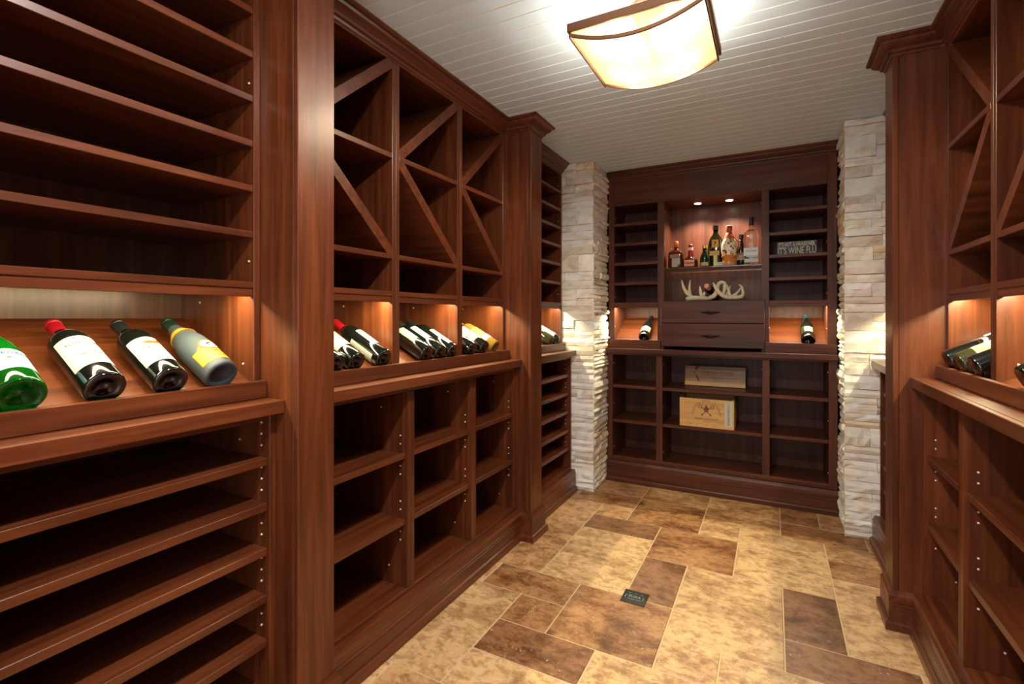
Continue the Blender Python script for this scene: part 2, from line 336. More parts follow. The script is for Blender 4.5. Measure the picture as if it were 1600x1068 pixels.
def rack(s, y0, y1, kind, label):
    t = thing('wine_rack', label, 'wine rack', (SX(s,1.1), (y0+y1)/2, .971)); T = ZC-.004
    for a,b_ in ((y0+.0005,y0+.02),(y1-.02,y1-.0005)): part('side_panel', bx(SX(s,DU), SX(s,DB+.012), a, b_, .971, T), WZ, t)
    part('back_panel', bx(SX(s,DB), SX(s,DB+.012), y0+.0205, y1-.0205, .971, T, bev=0), BK, t)
    part('top_panel', bx(SX(s,DU), SX(s,DB-.0005), y0+.0205, y1-.0205, 2.194, 2.2125), WY, t)
    part('header_board', bx(SX(s,DU+.021), SX(s,DU+.035), y0+.0205, y1-.0205, 2.213, T, bev=0), WY, t)
    part('bottle_lip', bx(SX(s,.9075), SX(s,.9270), y0+.001, y1-.001, .9715, 1.020), WY, t)
    sp = []
    if kind == 'shelves':
        cols = [(y0+.02, y1-.02)]
        for z in SH_UP: part('shelf', bx(SX(s,DU+.002), SX(s,DB-.0005), y0+.0205, y1-.0205, z-.019, z), WY, t)
        part('shelf', bx(SX(s,DU), SX(s,DB-.0005), y0+.0205, y1-.0205, 1.282, 1.300), WY, t)
    else:
        cols = COLS
        for (a,b_),(c,d) in zip(cols, cols[1:]):
            m = (b_+c)/2
            part('divider', bx(SX(s,DU), SX(s,DB-.0005), b_, m-.0006, .971, 2.1938), WZ, t)
            part('divider', bx(SX(s,DU), SX(s,DB-.0005), m+.0006, c, .971, 2.1938), WZ, t)
        for a,b_ in cols:
            a += .0005; b_ -= .0005; d0, d1 = SX(s,DU+.001), SX(s,DB-.001)
            for z in (1.837, 1.446, 1.301): part('shelf', bx(SX(s,DU), SX(s,DB-.0005), a, b_, z-.0195, z), WY, t)
            for (ya,za),(yb,zb) in (((a,1.8375),(b_,2.1935)),((a,1.8170),(b_,1.4465))):
                v = Vector((yb-ya, zb-za)).normalized(); k = .0098
                n_ = Vector((-v.y, v.x))*k
                # a board cut to fit corner to corner
                e1 = k/abs(v.y)*2; e2 = k/abs(v.x)*2
                if zb > za: pts = [(ya,za),(ya+e1,za),(yb,zb-e2),(yb,zb),(yb-e1,zb),(ya,za+e2)]
                else: pts = [(ya,za),(ya,za-e2),(yb-e1,zb),(yb,zb),(yb,zb+e2),(ya+e1,za)]
                part('diagonal_divider', prism(pts, 'x', d0, d1), WX, t)
    for a,b_ in cols: niche(t, s, a, b_)
    for a,b_ in cols:
        sp += [(Vector((SX(s,1.20), b_-.0008, z)), 0) for z in (1.245, 1.90)] + [(Vector((SX(s,.985), b_-.0008, 1.065)), 0)]
        if kind == 'shelves': sp += [(Vector((SX(s,.958), b_-.0008, z)), 0) for z in (2.12,1.87,1.36)]
    bm = pins(sp, 'y'); part('screw_heads', bm, STEEL, t, stuff=True)
    return t
def base_cabinet(s, y0, y1, kind, label):
    t = thing('base_cabinet', label, 'cabinet', (SX(s,1.1), (y0+y1)/2, 0)); T = .9335
    for a,b_ in ((y0+.0005,y0+.02),(y1-.02,y1-.0005)):
        part('side_panel', bx(SX(s,DL_), SX(s,DB+.012), a, b_, .1495, T), WZ, t); 
    part('back_panel', bx(SX(s,DB), SX(s,DB+.012), y0+.0205, y1-.0205, .001, T, bev=0), BK, t)
    part('top_rail', bx(SX(s,DL_+.002), SX(s,DL_+.022), y0+.0205, y1-.0205, .915, T), WY, t)
    part('bottom_panel', bx(SX(s,DL_), SX(s,DB-.0005), y0+.0205, y1-.0205, .1495, .162), WY, t)
    part('plinth_board', bx(SX(s,.902), SX(s,.918), y0+.0205, y1-.0205, .001, .149, bev=0), WY, t)
    sp = []
    cols = [(y0+.02,y1-.02)] if kind == 'shelves' else [(a,b_) for a,b_ in ((1.052,1.467),(1.508,1.918),(1.959,2.345))]
    if kind != 'shelves':
        for (a,b_),(c,d) in zip(cols, cols[1:]):
            m = (b_+c)/2
            part('divider', bx(SX(s,DL_), SX(s,DB-.0005), b_, m-.0006, .1625, .9145), WZ, t)
            part('divider', bx(SX(s,DL_), SX(s,DB-.0005), m+.0006, c, .1625, .9145), WZ, t)
    zs = SH_LO if kind == 'shelves' else (.679,.426)
    for a,b_ in cols:
        for z in zs:
            part('shelf', bx(SX(s,DL_+.010), SX(s,DB-.0005), a+.0005, b_-.0005, z-.0215, z), WY, t)
            for dz in ((.032,.064,.096) if kind == 'shelves' else (-.085,-.053,.032,.064)):
                for d in (.902, 1.25): sp.append((Vector((SX(s,d), b_-.0008, z+dz)), 0)); sp.append((Vector((SX(s,d), a+.0008, z+dz)), 0))
        for z, d in ((.845,1.00),(.230,.96)): sp.append((Vector((SX(s,d), b_-.001, z)), 0)); sp.append((Vector((SX(s,d), a+.001, z)), 0))
    part('shelf_pins', pins(sp, 'y'), STEEL, t, stuff=True)
    return t
def counter(s, y0, y1, label):
    t = thing('countertop', label, 'countertop', (SX(s,1.1), (y0+y1)/2, .934))
    part('slab', bx(SX(s,DC+.019), SX(s,DB+.012), y0+.001, y1-.001, .934, .9705), WY, t)
    part('front_edge', bx(SX(s,DC), SX(s,DC+.0185), y0+.001, y1-.001, .934, .9707, bev=.002), WY, t)
def pilaster(s, y0, y1, label):
    t = thing('pilaster', label, 'pilaster', (SX(s,1.0), (y0+y1)/2, 0)); T = ZC-.004
    part('front_board', bx(SX(s,DF), SX(s,DF+.019), y0+.0003, y1-.0003, .001, T, bev=.0018), WZ, t)
    for a,b_ in ((y0+.0003,y0+.0195),(y1-.0195,y1-.0003)): part('side_board', bx(SX(s,DF+.0195), SX(s,DB+.012), a, b_, .001, T), WZ, t)
BAY = [(.205,.905,'shelves'),(1.032,2.365,'diamond'),(2.505,3.195,'shelves')]
WHICH = ['nearest the camera','in the middle of the wall','at the far end beside the stone']
RL = {(-1,0):'wine rack of close open shelves at far left, above four big bottles',
      (-1,1):'diamond-divided wine rack of three columns on the left wall',
      (-1,2):'narrow far wine rack of open shelves between left pilaster and left stone pillar',
      (1,0):'open-shelf wine rack on the right wall nearest the camera, out of frame',
      (1,1):'diamond-divided wine rack of three columns on the right wall',
      (1,2):'open-shelf wine rack hidden behind the right pilaster, before the right stone pillar'}
BL = {(-1,0):'open base cabinet with closely spaced long shelves at lower left of the photo',
      (-1,1):'open base cabinet of three columns with two shelves each on the left wall',
      (-1,2):'narrow far base cabinet with close shelves between left pilaster and left stone pillar',
      (1,0):'open base cabinet on the right wall nearest the camera, out of frame',
      (1,1):'open base cabinet of three columns with two shelves each on the right wall',
      (1,2):'base cabinet with close shelves just visible behind the right pilaster'}
CLB = {(-1,0):'cherry countertop ledge below the four big bottles at far left',
      (-1,1):'cherry countertop ledge running under the left diamond wine rack',
      (-1,2):'short cherry countertop ledge ending against the left stone pillar',
      (1,0):'cherry countertop ledge on the right wall nearest the camera, out of frame',
      (1,1):'cherry countertop ledge running under the right diamond wine rack',
      (1,2):'short cherry countertop ledge peeking out behind the right pilaster'}
PLB = {(-1,0):'left wall pilaster nearest the camera, out of frame',(-1,1):'big near pilaster between open shelves and diamond rack on the left wall',(-1,2):'left wall pilaster beside the narrow far rack, with moulded cap and foot',
       (1,0):'right wall pilaster nearest the camera, out of frame',(1,1):'right wall pilaster beyond the right edge of the photo',(1,2):'right wall pilaster in front of the right stone pillar, with moulded cap and foot'}
for s in (-1,1):
    for i,(a,b_,k) in enumerate(BAY):
        rack(s, a, b_, k, RL[s,i]); base_cabinet(s, a, b_, k, BL[s,i]); counter(s, a, b_, CLB[s,i])
    for i,(a,b_) in enumerate(PIL): pilaster(s, a, b_, PLB[s,i])

# ------------------------------------------------------------------ stone pillars
ST = [srgb(246,245,243)]*9+[srgb(238,233,224)]*5+[srgb(240,222,194)]+[srgb(228,220,210)]*2
def rough_stone(x0,x1,y0,y1,z0,z1,face,rnd):
    """a split-faced slab: its outer face (-y, +x or -x) is uneven"""
    bm = bmesh.new(); nu, nv = 4, 2; out = rnd.uniform(-.004,.016); v = {}
    for layer in (0,1):
        for i in range(nu+1):
            for j in range(nv+1):
                u, w = i/nu, j/nv
                j1 = rnd.uniform(-.005,.007) if layer == 0 else 0
                edge = .008 if (j in (0,nv)) else 0
                zz = z0+(z1-z0)*w+(rnd.uniform(-.0012,.0012) if layer == 0 and 0 < i < nu else 0)
                if face == 'y':
                    p = (x0+(x1-x0)*u, (y0-out+j1+edge) if layer == 0 else y1, zz)
                elif face == '+x': p = ((x1+out-j1-edge) if layer == 0 else x0, y0+(y1-y0)*u, zz)
                else: p = ((x0-out+j1+edge) if layer == 0 else x1, y0+(y1-y0)*u, zz)
                v[layer,i,j] = bm.verts.new(p)
    for i in range(nu):
        for j in range(nv): bm.faces.new((v[0,i,j],v[0,i+1,j],v[0,i+1,j+1],v[0,i,j+1]))
    bm.faces.new((v[1,0,0],v[1,nu,0],v[1,nu,nv],v[1,0,nv]))
    for rng, fix in ((range(nu),'j'),(range(nv),'i')):
        for q in rng:
            for e in ((0,nv) if fix == 'j' else (0,nu)):
                a = (v[0,q,e],v[0,q+1,e],v[1,q+1,e],v[1,q,e]) if fix == 'j' else (v[0,e,q],v[0,e,q+1],v[1,e,q+1],v[1,e,q])
                try: bm.faces.new(a)
                except ValueError: pass
    bmesh.ops.remove_doubles(bm, verts=bm.verts, dist=1e-6); bmesh.ops.recalc_face_normals(bm, faces=bm.faces); return bm
def stone_pillar(s, label, seed):
    rnd = random.Random(seed)
    xe = SX(s,.714)                                   # corner seen from the room
    t = thing('stone_pillar', label, 'pillar', (SX(s,1.0), 3.55, 0))
    part('core', bx(SX(s,.752), SX(s,1.318), 3.235, 3.915, .001, ZC-.005, bev=0), MORTAR, t)
    def add(bm): 
        o = part('stone', bm, STONE, t); c = rnd.choice(ST); v = rnd.uniform(.92,1.05); o.color = (c[0]*v, c[1]*v, c[2]*v, 1)
    xb = [SX(s,1.30), xe]
    z = .001; row = 0
    while z < ZC-.008:                                # face towards the room entrance
        h = rnd.choice([.045,.06,.075,.085,.10,.12]); h = min(h, ZC-.006-z)
        if ZC-.006-(z+h) < .02: h = ZC-.006-z
        L0 = .1285+rnd.uniform(-.02,.02)
        j = .5785 if row % 3 else .5785+.15            # inner joint position measured from the corner
        cuts = [.714, .714+L0 if row % 2 else .714+rnd.uniform(.15,.25), 1.02+rnd.uniform(-.04,.04), 1.30]
        for a,b_ in zip(cuts, cuts[1:]):
            if b_-a > .05 and h > .06 and rnd.random() < .55:
                k = h*rnd.uniform(.35,.65); add(rough_stone(*sorted((SX(s,a+.0008),SX(s,b_-.0008))),3.214,3.234,z+.0012,z+k-.0012,'y',rnd)); add(rough_stone(*sorted((SX(s,a+.0008),SX(s,b_-.0008))),3.214,3.234,z+k+.0012,z+h-.0012,'y',rnd))
            else: add(rough_stone(*sorted((SX(s,a+.0008),SX(s,b_-.0008))),3.214,3.234,z+.0012,z+h-.0012,'y',rnd))
        z += h; row += 1
    z = .001; f = '+x' if s < 0 else '-x'
    while z < ZC-.008:                                # narrow face towards the middle of the room
        h = rnd.choice([.022,.03,.036,.045,.055]); h = min(h, ZC-.006-z)
        if ZC-.006-(z+h) < .015: h = ZC-.006-z
        m = rnd.choice([None, rnd.uniform(3.30,3.45)])
        for a,b_ in (((3.235,3.575),) if m is None else ((3.235,m),(m,3.575))):
            add(rough_stone(*sorted((SX(s,.751),SX(s,.722))), a+.0008, b_-.0008, z+.0012, z+h-.0012, f, rnd))
        z += h
stone_pillar(-1, 'cream ledge-stone pillar left of the back cabinet', 11)
stone_pillar(1, 'cream ledge-stone pillar right of the back cabinet', 23)

# ------------------------------------------------------------------ back cabinet
YU, YL, YBK = 3.585, 3.55, 3.905
UC = [(-1.044,-.728),(-.683,-.064),(-.020,.298)]     # upper columns
LC = [(-1.046,-.731),(-.688,-.060),(-.017,.302)]
t = thing('display_cabinet', 'upper back-wall cabinet with lit central niche, glass shelf and two drawers', 'cabinet', (XC, 3.75, .9725))
Z0, T = .9725, ZC-.004
for a,b_ in ((XL+.002,UC[0][0]),(UC[2][1],XR-.002)): part('stile', bx(a, b_, YU, YU+.02, Z0, T), VZ, t)
for a,b_ in ((UC[0][0]-.019,UC[0][0]),(UC[2][1],UC[2][1]+.019)): part('side_panel', bx(a, b_, YU+.0205, YBK, Z0, T), VZ, t)
for a,b_ in ((UC[0][1],UC[1][0]),(UC[1][1],UC[2][0])): part('divider', bx(a, b_, YU, YBK, Z0, 2.0235), VZ, t)
part('back_panel', bx(UC[0][0]+.0005, UC[2][1]-.0005, YBK+.0005, YBK+.012, Z0, T, bev=0), VZ, t)
part('frieze_board', bx(UC[0][0]+.0005, UC[2][1]-.0005, YU-.003, YU+.018, 2.024, T), VX, t)
for a,b_ in UC: part('top_panel', bx(a+.0005, b_-.0005, YU+.0185, YBK, 2.024, 2.042), VX, t)
sp = []
for i in (0,2):
    a,b_ = UC[i][0]+.0005, UC[i][1]-.0005
    for z in (1.895,1.749,1.604,1.457): part('shelf', bx(a, b_, YU+.003, YBK, z-.021, z), VX, t)
    part('shelf', bx(a, b_, YU, YBK, 1.2875, 1.3075), VX, t)
    part('valance', bx(a, b_, YU+.004, YU+.018, 1.270, 1.2885), VX, t)
    y0, z0, y1, z1 = 3.588, 1.010, YBK, 1.010+.185
    part('display_shelf', prism([(y0,z0),(y1,z1),(y1,z1-.02),(y0,z0-.02)], 'x', a, b_), WX, t)
    part('bottle_lip', bx(UC[0][0]-.042 if i == 0 else UC[1][1]+.022, UC[0][1]+.024 if i == 0 else XR-.004, 3.560, 3.5835, Z0, 1.036), VX, t)
    part('light_strip', bx(a+.012, b_-.012, YU+.034, YU+.046, 1.2795, 1.287, bev=0), LED, t, label='lit warm strip light behind the valance')
    light('niche_light', 'AREA', ((a+b_)/2, YU+.040, 1.2785), 3.2, (1,.98,.66), (0,0,0), shape='RECTANGLE', size=(b_-a)-.03, size_y=.012)
    for xx in (a+.001, b_-.001): sp += [(Vector((xx, YU+.02, z)),0) for z in (1.93,1.67,1.35,1.13)]
a,b_ = UC[1][0]+.0005, UC[1][1]-.0005
for xx in (a+.001, b_-.001): sp += [(Vector((xx, y, z)),0) for z in (1.95,1.72,1.542) for y in (YU+.02, 3.86)]
part('shelf_pins', pins(sp, 'x'), STEEL, t, stuff=True)
part('niche_floor', bx(a, b_, YU, YBK, 1.292, 1.311), VX, t)
gs = part('glass_shelf', bx(a+.001, b_-.001, YU+.012, YBK-.004, 1.540, 1.550, bev=.001), G_SHELF, t, label='clear glass shelf carrying the spirits bottles')
for (z0,z1) in ((1.159,1.312),(.9945,1.1555)):
    d = part('drawer', bx(-.699, -.045, 3.560, 3.5845, z0, z1, bev=.002), VX, t)
    zc = (z0+z1)/2-.004; hb = bmesh.new()
    tube(hb, [(-.432,3.553,zc+.002),(-.412,3.549,zc),(-.392,3.546,zc-.001),(-.372,3.543,zc-.002),(-.352,3.546,zc-.001),(-.332,3.549,zc),(-.312,3.553,zc+.002)], [.0022,.0045,.0075,.0105,.0075,.0045,.0022], 8, 3)
    for xx in (-.42,-.324): tube(hb, [(xx,3.5595,zc+.001),(xx,3.549,zc+.001)], [.004,.003], 8, 1)
    part('handle', hb, DARKMETAL, d, smooth=True, label='dark bronze bow handle')
for x in (-.478,-.268):
    r = bmesh.new(); bmesh.ops.create_cone(r, cap_ends=True, segments=24, radius1=.026, radius2=.030, depth=.005, matrix=Matrix.Translation((x,3.752,2.0212)))
    dl = part('downlight', r, STEEL, t)
    r = bmesh.new(); bmesh.ops.create_cone(r, cap_ends=True, segments=24, radius1=.021, radius2=.021, depth=.0008, matrix=Matrix.Translation((x,3.752,2.0184)))
    part('lens', r, plain('downlight_lens', (1,.9,.75), .4, emit=(1,.86,.62), es=30), dl)
    light('downlight_beam', 'SPOT', (x,3.752,2.012), 19, (1,.92,.74), (0,0,0), spot_size=math.radians(125), spot_blend=.6, shadow_soft_size=.02)
t = thing('base_cabinet', 'open back-wall base cabinet of three bays holding the two wooden wine boxes', 'cabinet', (XC, 3.72, 0))
for a,b_ in ((XL+.002,LC[0][0]),(LC[2][1],XR-.002)): part('stile', bx(a, b_, YL, YL+.02, .1495, .939), VZ, t)
for a,b_ in ((LC[0][0]-.019,LC[0][0]),(LC[2][1],LC[2][1]+.019)): part('side_panel', bx(a, b_, YL+.0205, YBK, .001, .939), VZ, t)
for a,b_ in ((LC[0][1],LC[1][0]),(LC[1][1],LC[2][0])): part('divider', bx(a, b_, YL, YBK, .1655, .9245), VZ, t)
part('back_panel', bx(LC[0][0]+.0005, LC[2][1]-.0005, YBK+.0005, YBK+.012, .001, .939, bev=0), VZ, t)
part('top_rail', bx(LC[0][0]+.0005, LC[2][1]-.0005, YL+.001, YL+.02, .925, .939), VX, t)
part('bottom_panel', bx(LC[0][0]+.0005, LC[2][1]-.0005, YL, YBK, .1495, .165), VX, t)
part('bottom_rail', bx(LC[0][0]+.0005, LC[2][1]-.0005, YL-.001, YL+.016, .1655, .182), VX, t)
sp = []
for a,b_ in LC:
    for z in (.703,.447): part('shelf', bx(a+.0005, b_-.0005, YL+.006, YBK, z-.0225, z), VX, t)
    for xx in (a+.001, b_-.001): sp += [(Vector((xx, YL+.03, z)),0) for z in (.86,.56,.24)]
part('shelf_pins', pins(sp, 'x'), STEEL, t, stuff=True)
t = thing('countertop', 'dark cherry countertop ledge of the back-wall cabinet', 'countertop', (XC, 3.7, .9395))
part('slab', bx(XL+.002, XR-.002, 3.5255, YBK+.012, .9395, .972), VX, t); part('front_edge', bx(XL+.002, XR-.002, 3.506, 3.525, .9395, .9722, bev=.002), VX, t)

# ------------------------------------------------------------------ ceiling lamp
lx, ly0, ly1, hw = -.3815, 1.512, 1.905, .219
t = thing('ceiling_lamp', 'square bronze ceiling lamp with glowing bowed amber glass', 'lamp', (lx, (ly0+ly1)/2, ZC-.005))
f = bx(lx-hw, lx+hw, ly0, ly0+.014, 2.140, 2.168); box(f, lx-hw, lx+hw, ly1-.014, ly1, 2.140, 2.168); box(f, lx-hw, lx-hw+.014, ly0+.0141, ly1-.0141, 2.140, 2.168); box(f, lx+hw-.014, lx+hw, ly0+.0141, ly1-.0141, 2.140, 2.168)
box(f, lx-.012, lx+.012, ly0+.0141, ly1-.0141, 2.152, 2.164); part('frame', f, BRONZE, t)
part('canopy', lathe([(0,ZC-.005),(.06,ZC-.005),(.06,ZC-.018),(.05,ZC-.026),(0,ZC-.026)], 24, None, lx, (ly0+ly1)/2), BRONZE, t, smooth=False)
part('stem', lathe([(0,2.160),(.012,2.160),(.012,ZC-.024),(0,ZC-.024)], 16, None, lx, (ly0+ly1)/2), BRONZE, t)
def arch(x0, x1, sag, z, n=16): return [(x0+(x1-x0)*i/n, z-sag*(1-(2*i/n-1)**2)) for i in range(n+1)]
g = .205; A = arch(lx-g, lx+g, .046, 2.128)
part('glass_bowl', prism(A+[(x,z+.004) for x,z in A[::-1]], 'y', ly0+.004, ly1-.004), LAMPGLASS, t, smooth=False, label='bowed amber glass glowing from four bulbs')
for y in (ly0+.002, ly1-.006):
    part('end_glass', prism([(lx-g,2.139),*[(x,z+.0045) for x,z in A],(lx+g,2.139)], 'y', y+.003, y+.006), LAMPGLASS, t)
    part('arched_rim', prism([(x,z-.007) for x,z in A]+[(x,z+.004) for x,z in A[::-1]], 'y', y-.004, y+.0025), BRONZE, t)
for sx in (-1,1):
    part('side_rod', bx(lx+sx*(g+.002), lx+sx*(g+.007), ly0, ly1, 2.118, 2.132), BRONZE, t)
    for y in (ly0+.006, ly1-.010): part('corner_bracket', bx(lx+sx*(g+.002), lx+sx*(g+.006), y, y+.004, 2.130, 2.1405), BRONZE, t)
for sx in (-1,1):
    for sy in (-1,1):
        c = (lx+sx*.088, (ly0+ly1)/2+sy*.098, 2.150); b2 = bmesh.new(); bmesh.ops.create_uvsphere(b2, u_segments=14, v_segments=8, radius=.018, matrix=Matrix.Translation(c)); part('bulb', b2, BULB, t, smooth=True)
        light('lamp_light', 'POINT', (c[0], c[1], c[2]-.003), 6.5, (1,.91,.75), shadow_soft_size=.024)
        light('lamp_light_down', 'SPOT', (c[0], c[1], c[2]-.004), 28, (1,.94,.84), (0,0,0), spot_size=math.radians(168), spot_blend=.25, shadow_soft_size=.024)

t = thing('added_ceiling_fill', 'added round fill light in the ceiling above the camera, out of frame', 'light', (XC,.50,ZC-.004))  # invented fixture, added out of view to brighten the near shelf edges
part('trim_ring', lathe([(.050,ZC-.0045),(.075,ZC-.0045),(.073,ZC-.009),(.050,ZC-.011)], 28, None, XC, .50), PAINT, t)
part('lens', lathe([(0,ZC-.0055),(.0495,ZC-.0055),(.0495,ZC-.0075),(0,ZC-.0075)], 28, None, XC, .50), plain('ceiling_fill_lens', (1,.95,.88), .4, emit=(1,.93,.84), es=6), t)
light('ceiling_fill_beam', 'AREA', (XC,.50,ZC-.012), 24, (1,.95,.90), (0,0,0), shape='DISK', size=.095)

# ------------------------------------------------------------------ bottles
BORDEAUX = [(0,.022),(.45,.012),(.86,.0),(.97,.003),(1,.009),(1,.188),(.97,.199),(.86,.212),(.66,.222),(.47,.230),(.40,.238),(.385,.250),(.37,.285)]
BURGUNDY = [(0,.026),(.45,.014),(.86,.0),(.97,.003),(1,.009),(1,.135),(.97,.152),(.88,.175),(.74,.198),(.58,.220),(.46,.240),(.40,.256),(.385,.285)]
def rot_to(kind, extra=0, roll=0):
    a = math.pi/2-NICHE_A
    if kind == 'L': M = Matrix.Rotation(-a,4,'Y')
    elif kind == 'R': M = Matrix.Rotation(a,4,'Y') @ Matrix.Rotation(math.pi,4,'Z')
    elif kind == 'B': M = Matrix.Rotation(-(math.pi/2-math.atan2(.185,.317)),4,'X') @ Matrix.Rotation(-math.pi/2,4,'Z')
    else: M = Matrix.Rotation(-math.pi/2,4,'Z')
    return (Matrix.Rotation(extra,4,'Z') @ M @ Matrix.Rotation(roll,4,'Z')).to_euler()
def patch(r, p0, p1, z0, z1, th=.0006, n=14, shape=None):
    """a paper label wrapped on a cylinder of radius r; shape(u) gives the top edge height"""
    bm = bmesh.new(); V = []
    for i in range(n+1):
        u = i/n; p = p0+(p1-p0)*u; top = z1 if shape is None else z0+(z1-z0)*shape(u)
        V.append([bm.verts.new((q*math.cos(p), q*math.sin(p), z)) for q, z in ((r+.0001,z0),(r+th,z0),(r+th,top),(r+.0001,top))])
    for a,b_ in zip(V, V[1:]):
        for k in range(4): bm.faces.new((a[k], a[(k+1)%4], b_[(k+1)%4], b_[k]))
    bm.faces.new(V[0]); bm.faces.new(V[-1][::-1]); bmesh.ops.recalc_face_normals(bm, faces=bm.faces); return bm
def wrap(bm, r, z, p=0): return merge(bmesh.new(), bm, lambda c: ((r+.0012+c.z)*math.cos(p+c.x/r), (r+.0012+c.z)*math.sin(p+c.x/r), z+c.y))
def bottle(label, loc, rot, r, prof, glass, cap_mat, labels=(), texts=(), cap=(.232,.300), H=1.0, group=None, cat='bottle', name='wine_bottle', capr=.0155, cap_prof=None):
    t = thing(name, label, cat, loc, rot, group)
    pr = [(a*r if a < .5 or True else a, z*H) for a,z in prof]
    nk = pr[-1][0]; part('glass', lathe(pr+[(0,pr[-1][1]+.001)], 32), glass, t, smooth=True)
    c0, c1 = cap[0]*H, cap[1]*H
    rn = max(capr, nk+.0008)
    part('capsule', lathe(cap_prof or [(0,c0+.001),(rn,c0),(rn,c1-.012),(rn+.0012,c1-.011),(rn+.0012,c1-.003),(rn-.001,c1),(0,c1)], 24), cap_mat, t, smooth=False)
    for li,(p0,p1,z0,z1,m,*sh) in enumerate(labels): part('label', patch(r, p0, p1, z0, z1, .0005+.0003*li, shape=sh[0] if sh else None), m, t, smooth=False)
    for (s_, size, w, z, m, *p) in texts: part('lettering', wrap(text_bm(s_, size, w), r, z, p[0] if p else 0), m, t)
    return t
RED = plain('red_foil', srgb(150,16,28), .35, metal=.2); BLKCAP = plain('black_foil', srgb(26,27,28), .4); 
PAPER2 = plain('grey_parchment', srgb(160,152,130), .65); PAPER3 = plain('mottled_parchment', srgb(146,138,92), .65)
YELLOW = plain('yellow_label', srgb(184,142,38), .5); BLUE = plain('pale_blue_label', srgb(124,166,186), .5); GREENCAP = plain('dark_green_foil', srgb(20,40,28), .4)
ORANGE = plain('orange_wax', srgb(214,110,44), .5); STAR = plain('red_star', srgb(200,60,40), .5)
def side_base(s, r):
    """centre of a bottle's foot on the sloped shelf, foot held by the lip"""
    c, sn = math.cos(NICHE_A), math.sin(NICHE_A); q = .0215*sn+.0015
    d = .9285+q*c-(r+.0006)*sn; z = 1.0005+q*sn+(r+.0006)*c
    return SX(s,d), z
def laid(s, y, r, label, **k):
    x, z = side_base(s, r); return bottle(label, (x, y, z), rot_to('L' if s < 0 else 'R', k.pop('extra',0), k.pop('roll',0)), r, k.pop('prof',BORDEAUX), k.pop('glass',G_DARK), k.pop('cap_mat',BLKCAP), **k)
h = math.radians
# four big bottles in the near left niche
b = laid(-1, .389, .0425, 'green glass water bottle with pale blue label, leftmost in the near left niche', glass=G_GREEN, cap_mat=BLUE, prof=BURGUNDY, name='water_bottle',
     labels=[(h(-85),h(85),.045,.118,BLUE),(h(-85),h(85),.110,.1145,CREAM)], texts=[('S.PELLEGRINO',.012,.105,.102,INK)])
st = bmesh.new()
for k in range(10):
    a0, a1, a2 = [math.pi*2*(k+q)/10 for q in (-.5,0,.5)]; R1, R2 = .0065, .003
    f0 = [st.verts.new((R2*math.cos(a0),R2*math.sin(a0),0)), st.verts.new((R1*math.cos(a1),R1*math.sin(a1),0)), st.verts.new((R2*math.cos(a2),R2*math.sin(a2),0)), st.verts.new((0,0,0))]; st.faces.new(f0)
part('star_mark', wrap(st, .0427, .083), STAR, b)
laid(-1, .527, .0405, 'red-capped dark wine bottle with large cream label in the near left niche', cap_mat=RED, labels=[(h(-72),h(72),.050,.170,CREAM)],
     texts=[('TOM GORE',.0150,.070,.140,GREY_INK),('VINEYARDS',.004,.022,.155,GREY_INK),('CABERNET SAUVIGNON',.0055,.052,.092,GREY_INK),('CALIFORNIA',.0045,.028,.076,GREY_INK)])
b = laid(-1, .660, .0395, 'black-capped dark wine bottle with flying duck label in the near left niche', labels=[(h(-68),h(68),.048,.158,CREAM)],
     texts=[('DECOY',.0135,.046,.110,GREY_INK),('SONOMA COUNTY',.0042,.034,.094,GREY_INK)])
dk = bmesh.new()      # the duck on the label: body, beak, tail
dk.faces.new([dk.verts.new((x,y_,0)) for x,y_ in ((-.030,-.002),(-.012,.005),(.004,.007),(.014,.006),(.017,.010),(.022,.012),(.024,.008),(.031,.007),(.024,.004),(.021,-.002),(.010,-.007),(-.006,-.006))])
bmesh.ops.triangulate(dk, faces=dk.faces); part('duck_mark', wrap(dk, .0398, .132), GOLD_INK, b)
dk = bmesh.new(); dk.faces.new([dk.verts.new((x,y_,.0002)) for x,y_ in ((.015,.007),(.017,.0105),(.022,.0125),(.0245,.0085),(.022,.006))]); dk.faces.new([dk.verts.new((x,y_,.0002)) for x,y_ in ((-.030,-.002),(-.012,.005),(.004,.007),(-.008,.003))])
bmesh.ops.triangulate(dk, faces=dk.faces); part('duck_head_mark', wrap(dk, .0398, .132), INK, b)
ARCH = lambda u: .60+.40*max(0,1-((u-.5)/.30)**2)**.5
b = laid(-1, .783, .0425, 'frosted grey wine bottle with yellow portrait label, rightmost in the near left niche', glass=FROST, cap_mat=GREENCAP, prof=BURGUNDY, cap=(.250,.300), roll=h(6),
     labels=[(h(-78),h(78),.024,.120,GOLD_INK,ARCH),(h(-74),h(74),.027,.117,YELLOW,ARCH)], texts=[('Faustino',.012,.040,.066,GOLD_INK),('GRAN RESERVA RIOJA',.004,.036,.045,GOLD_INK)])
part('neck_band', lathe([(.0250,.2225),(.0300,.2105),(.0352,.2000),(.0352,.1985),(.0240,.2000),(.0225,.2225)], 28), YELLOW, b)
for R, m, dz in ((.024,GOLD_INK,0),(.0205,CREAM,.0003)):
    o_ = bmesh.new(); bmesh.ops.create_circle(o_, cap_ends=True, cap_tris=True, segments=24, radius=R, matrix=Matrix.Diagonal((1.15,.95,1,1))); bmesh.ops.subdivide_edges(o_, edges=o_.edges, cuts=2)
    part('medallion', wrap(merge(bmesh.new(), o_, lambda c: (c.x,c.y,c.z+dz)), .0426, .098), m, b)
o_ = bmesh.new()
for pts in (((-.012,-.004),(-.002,.010),(.006,.011),(.010,.006),(.003,.005),(-.002,-.001)),((.006,-.010),(.014,-.012),(.016,-.006),(.010,-.004))): o_.faces.new([o_.verts.new((x,y_,.0006)) for x,y_ in pts])
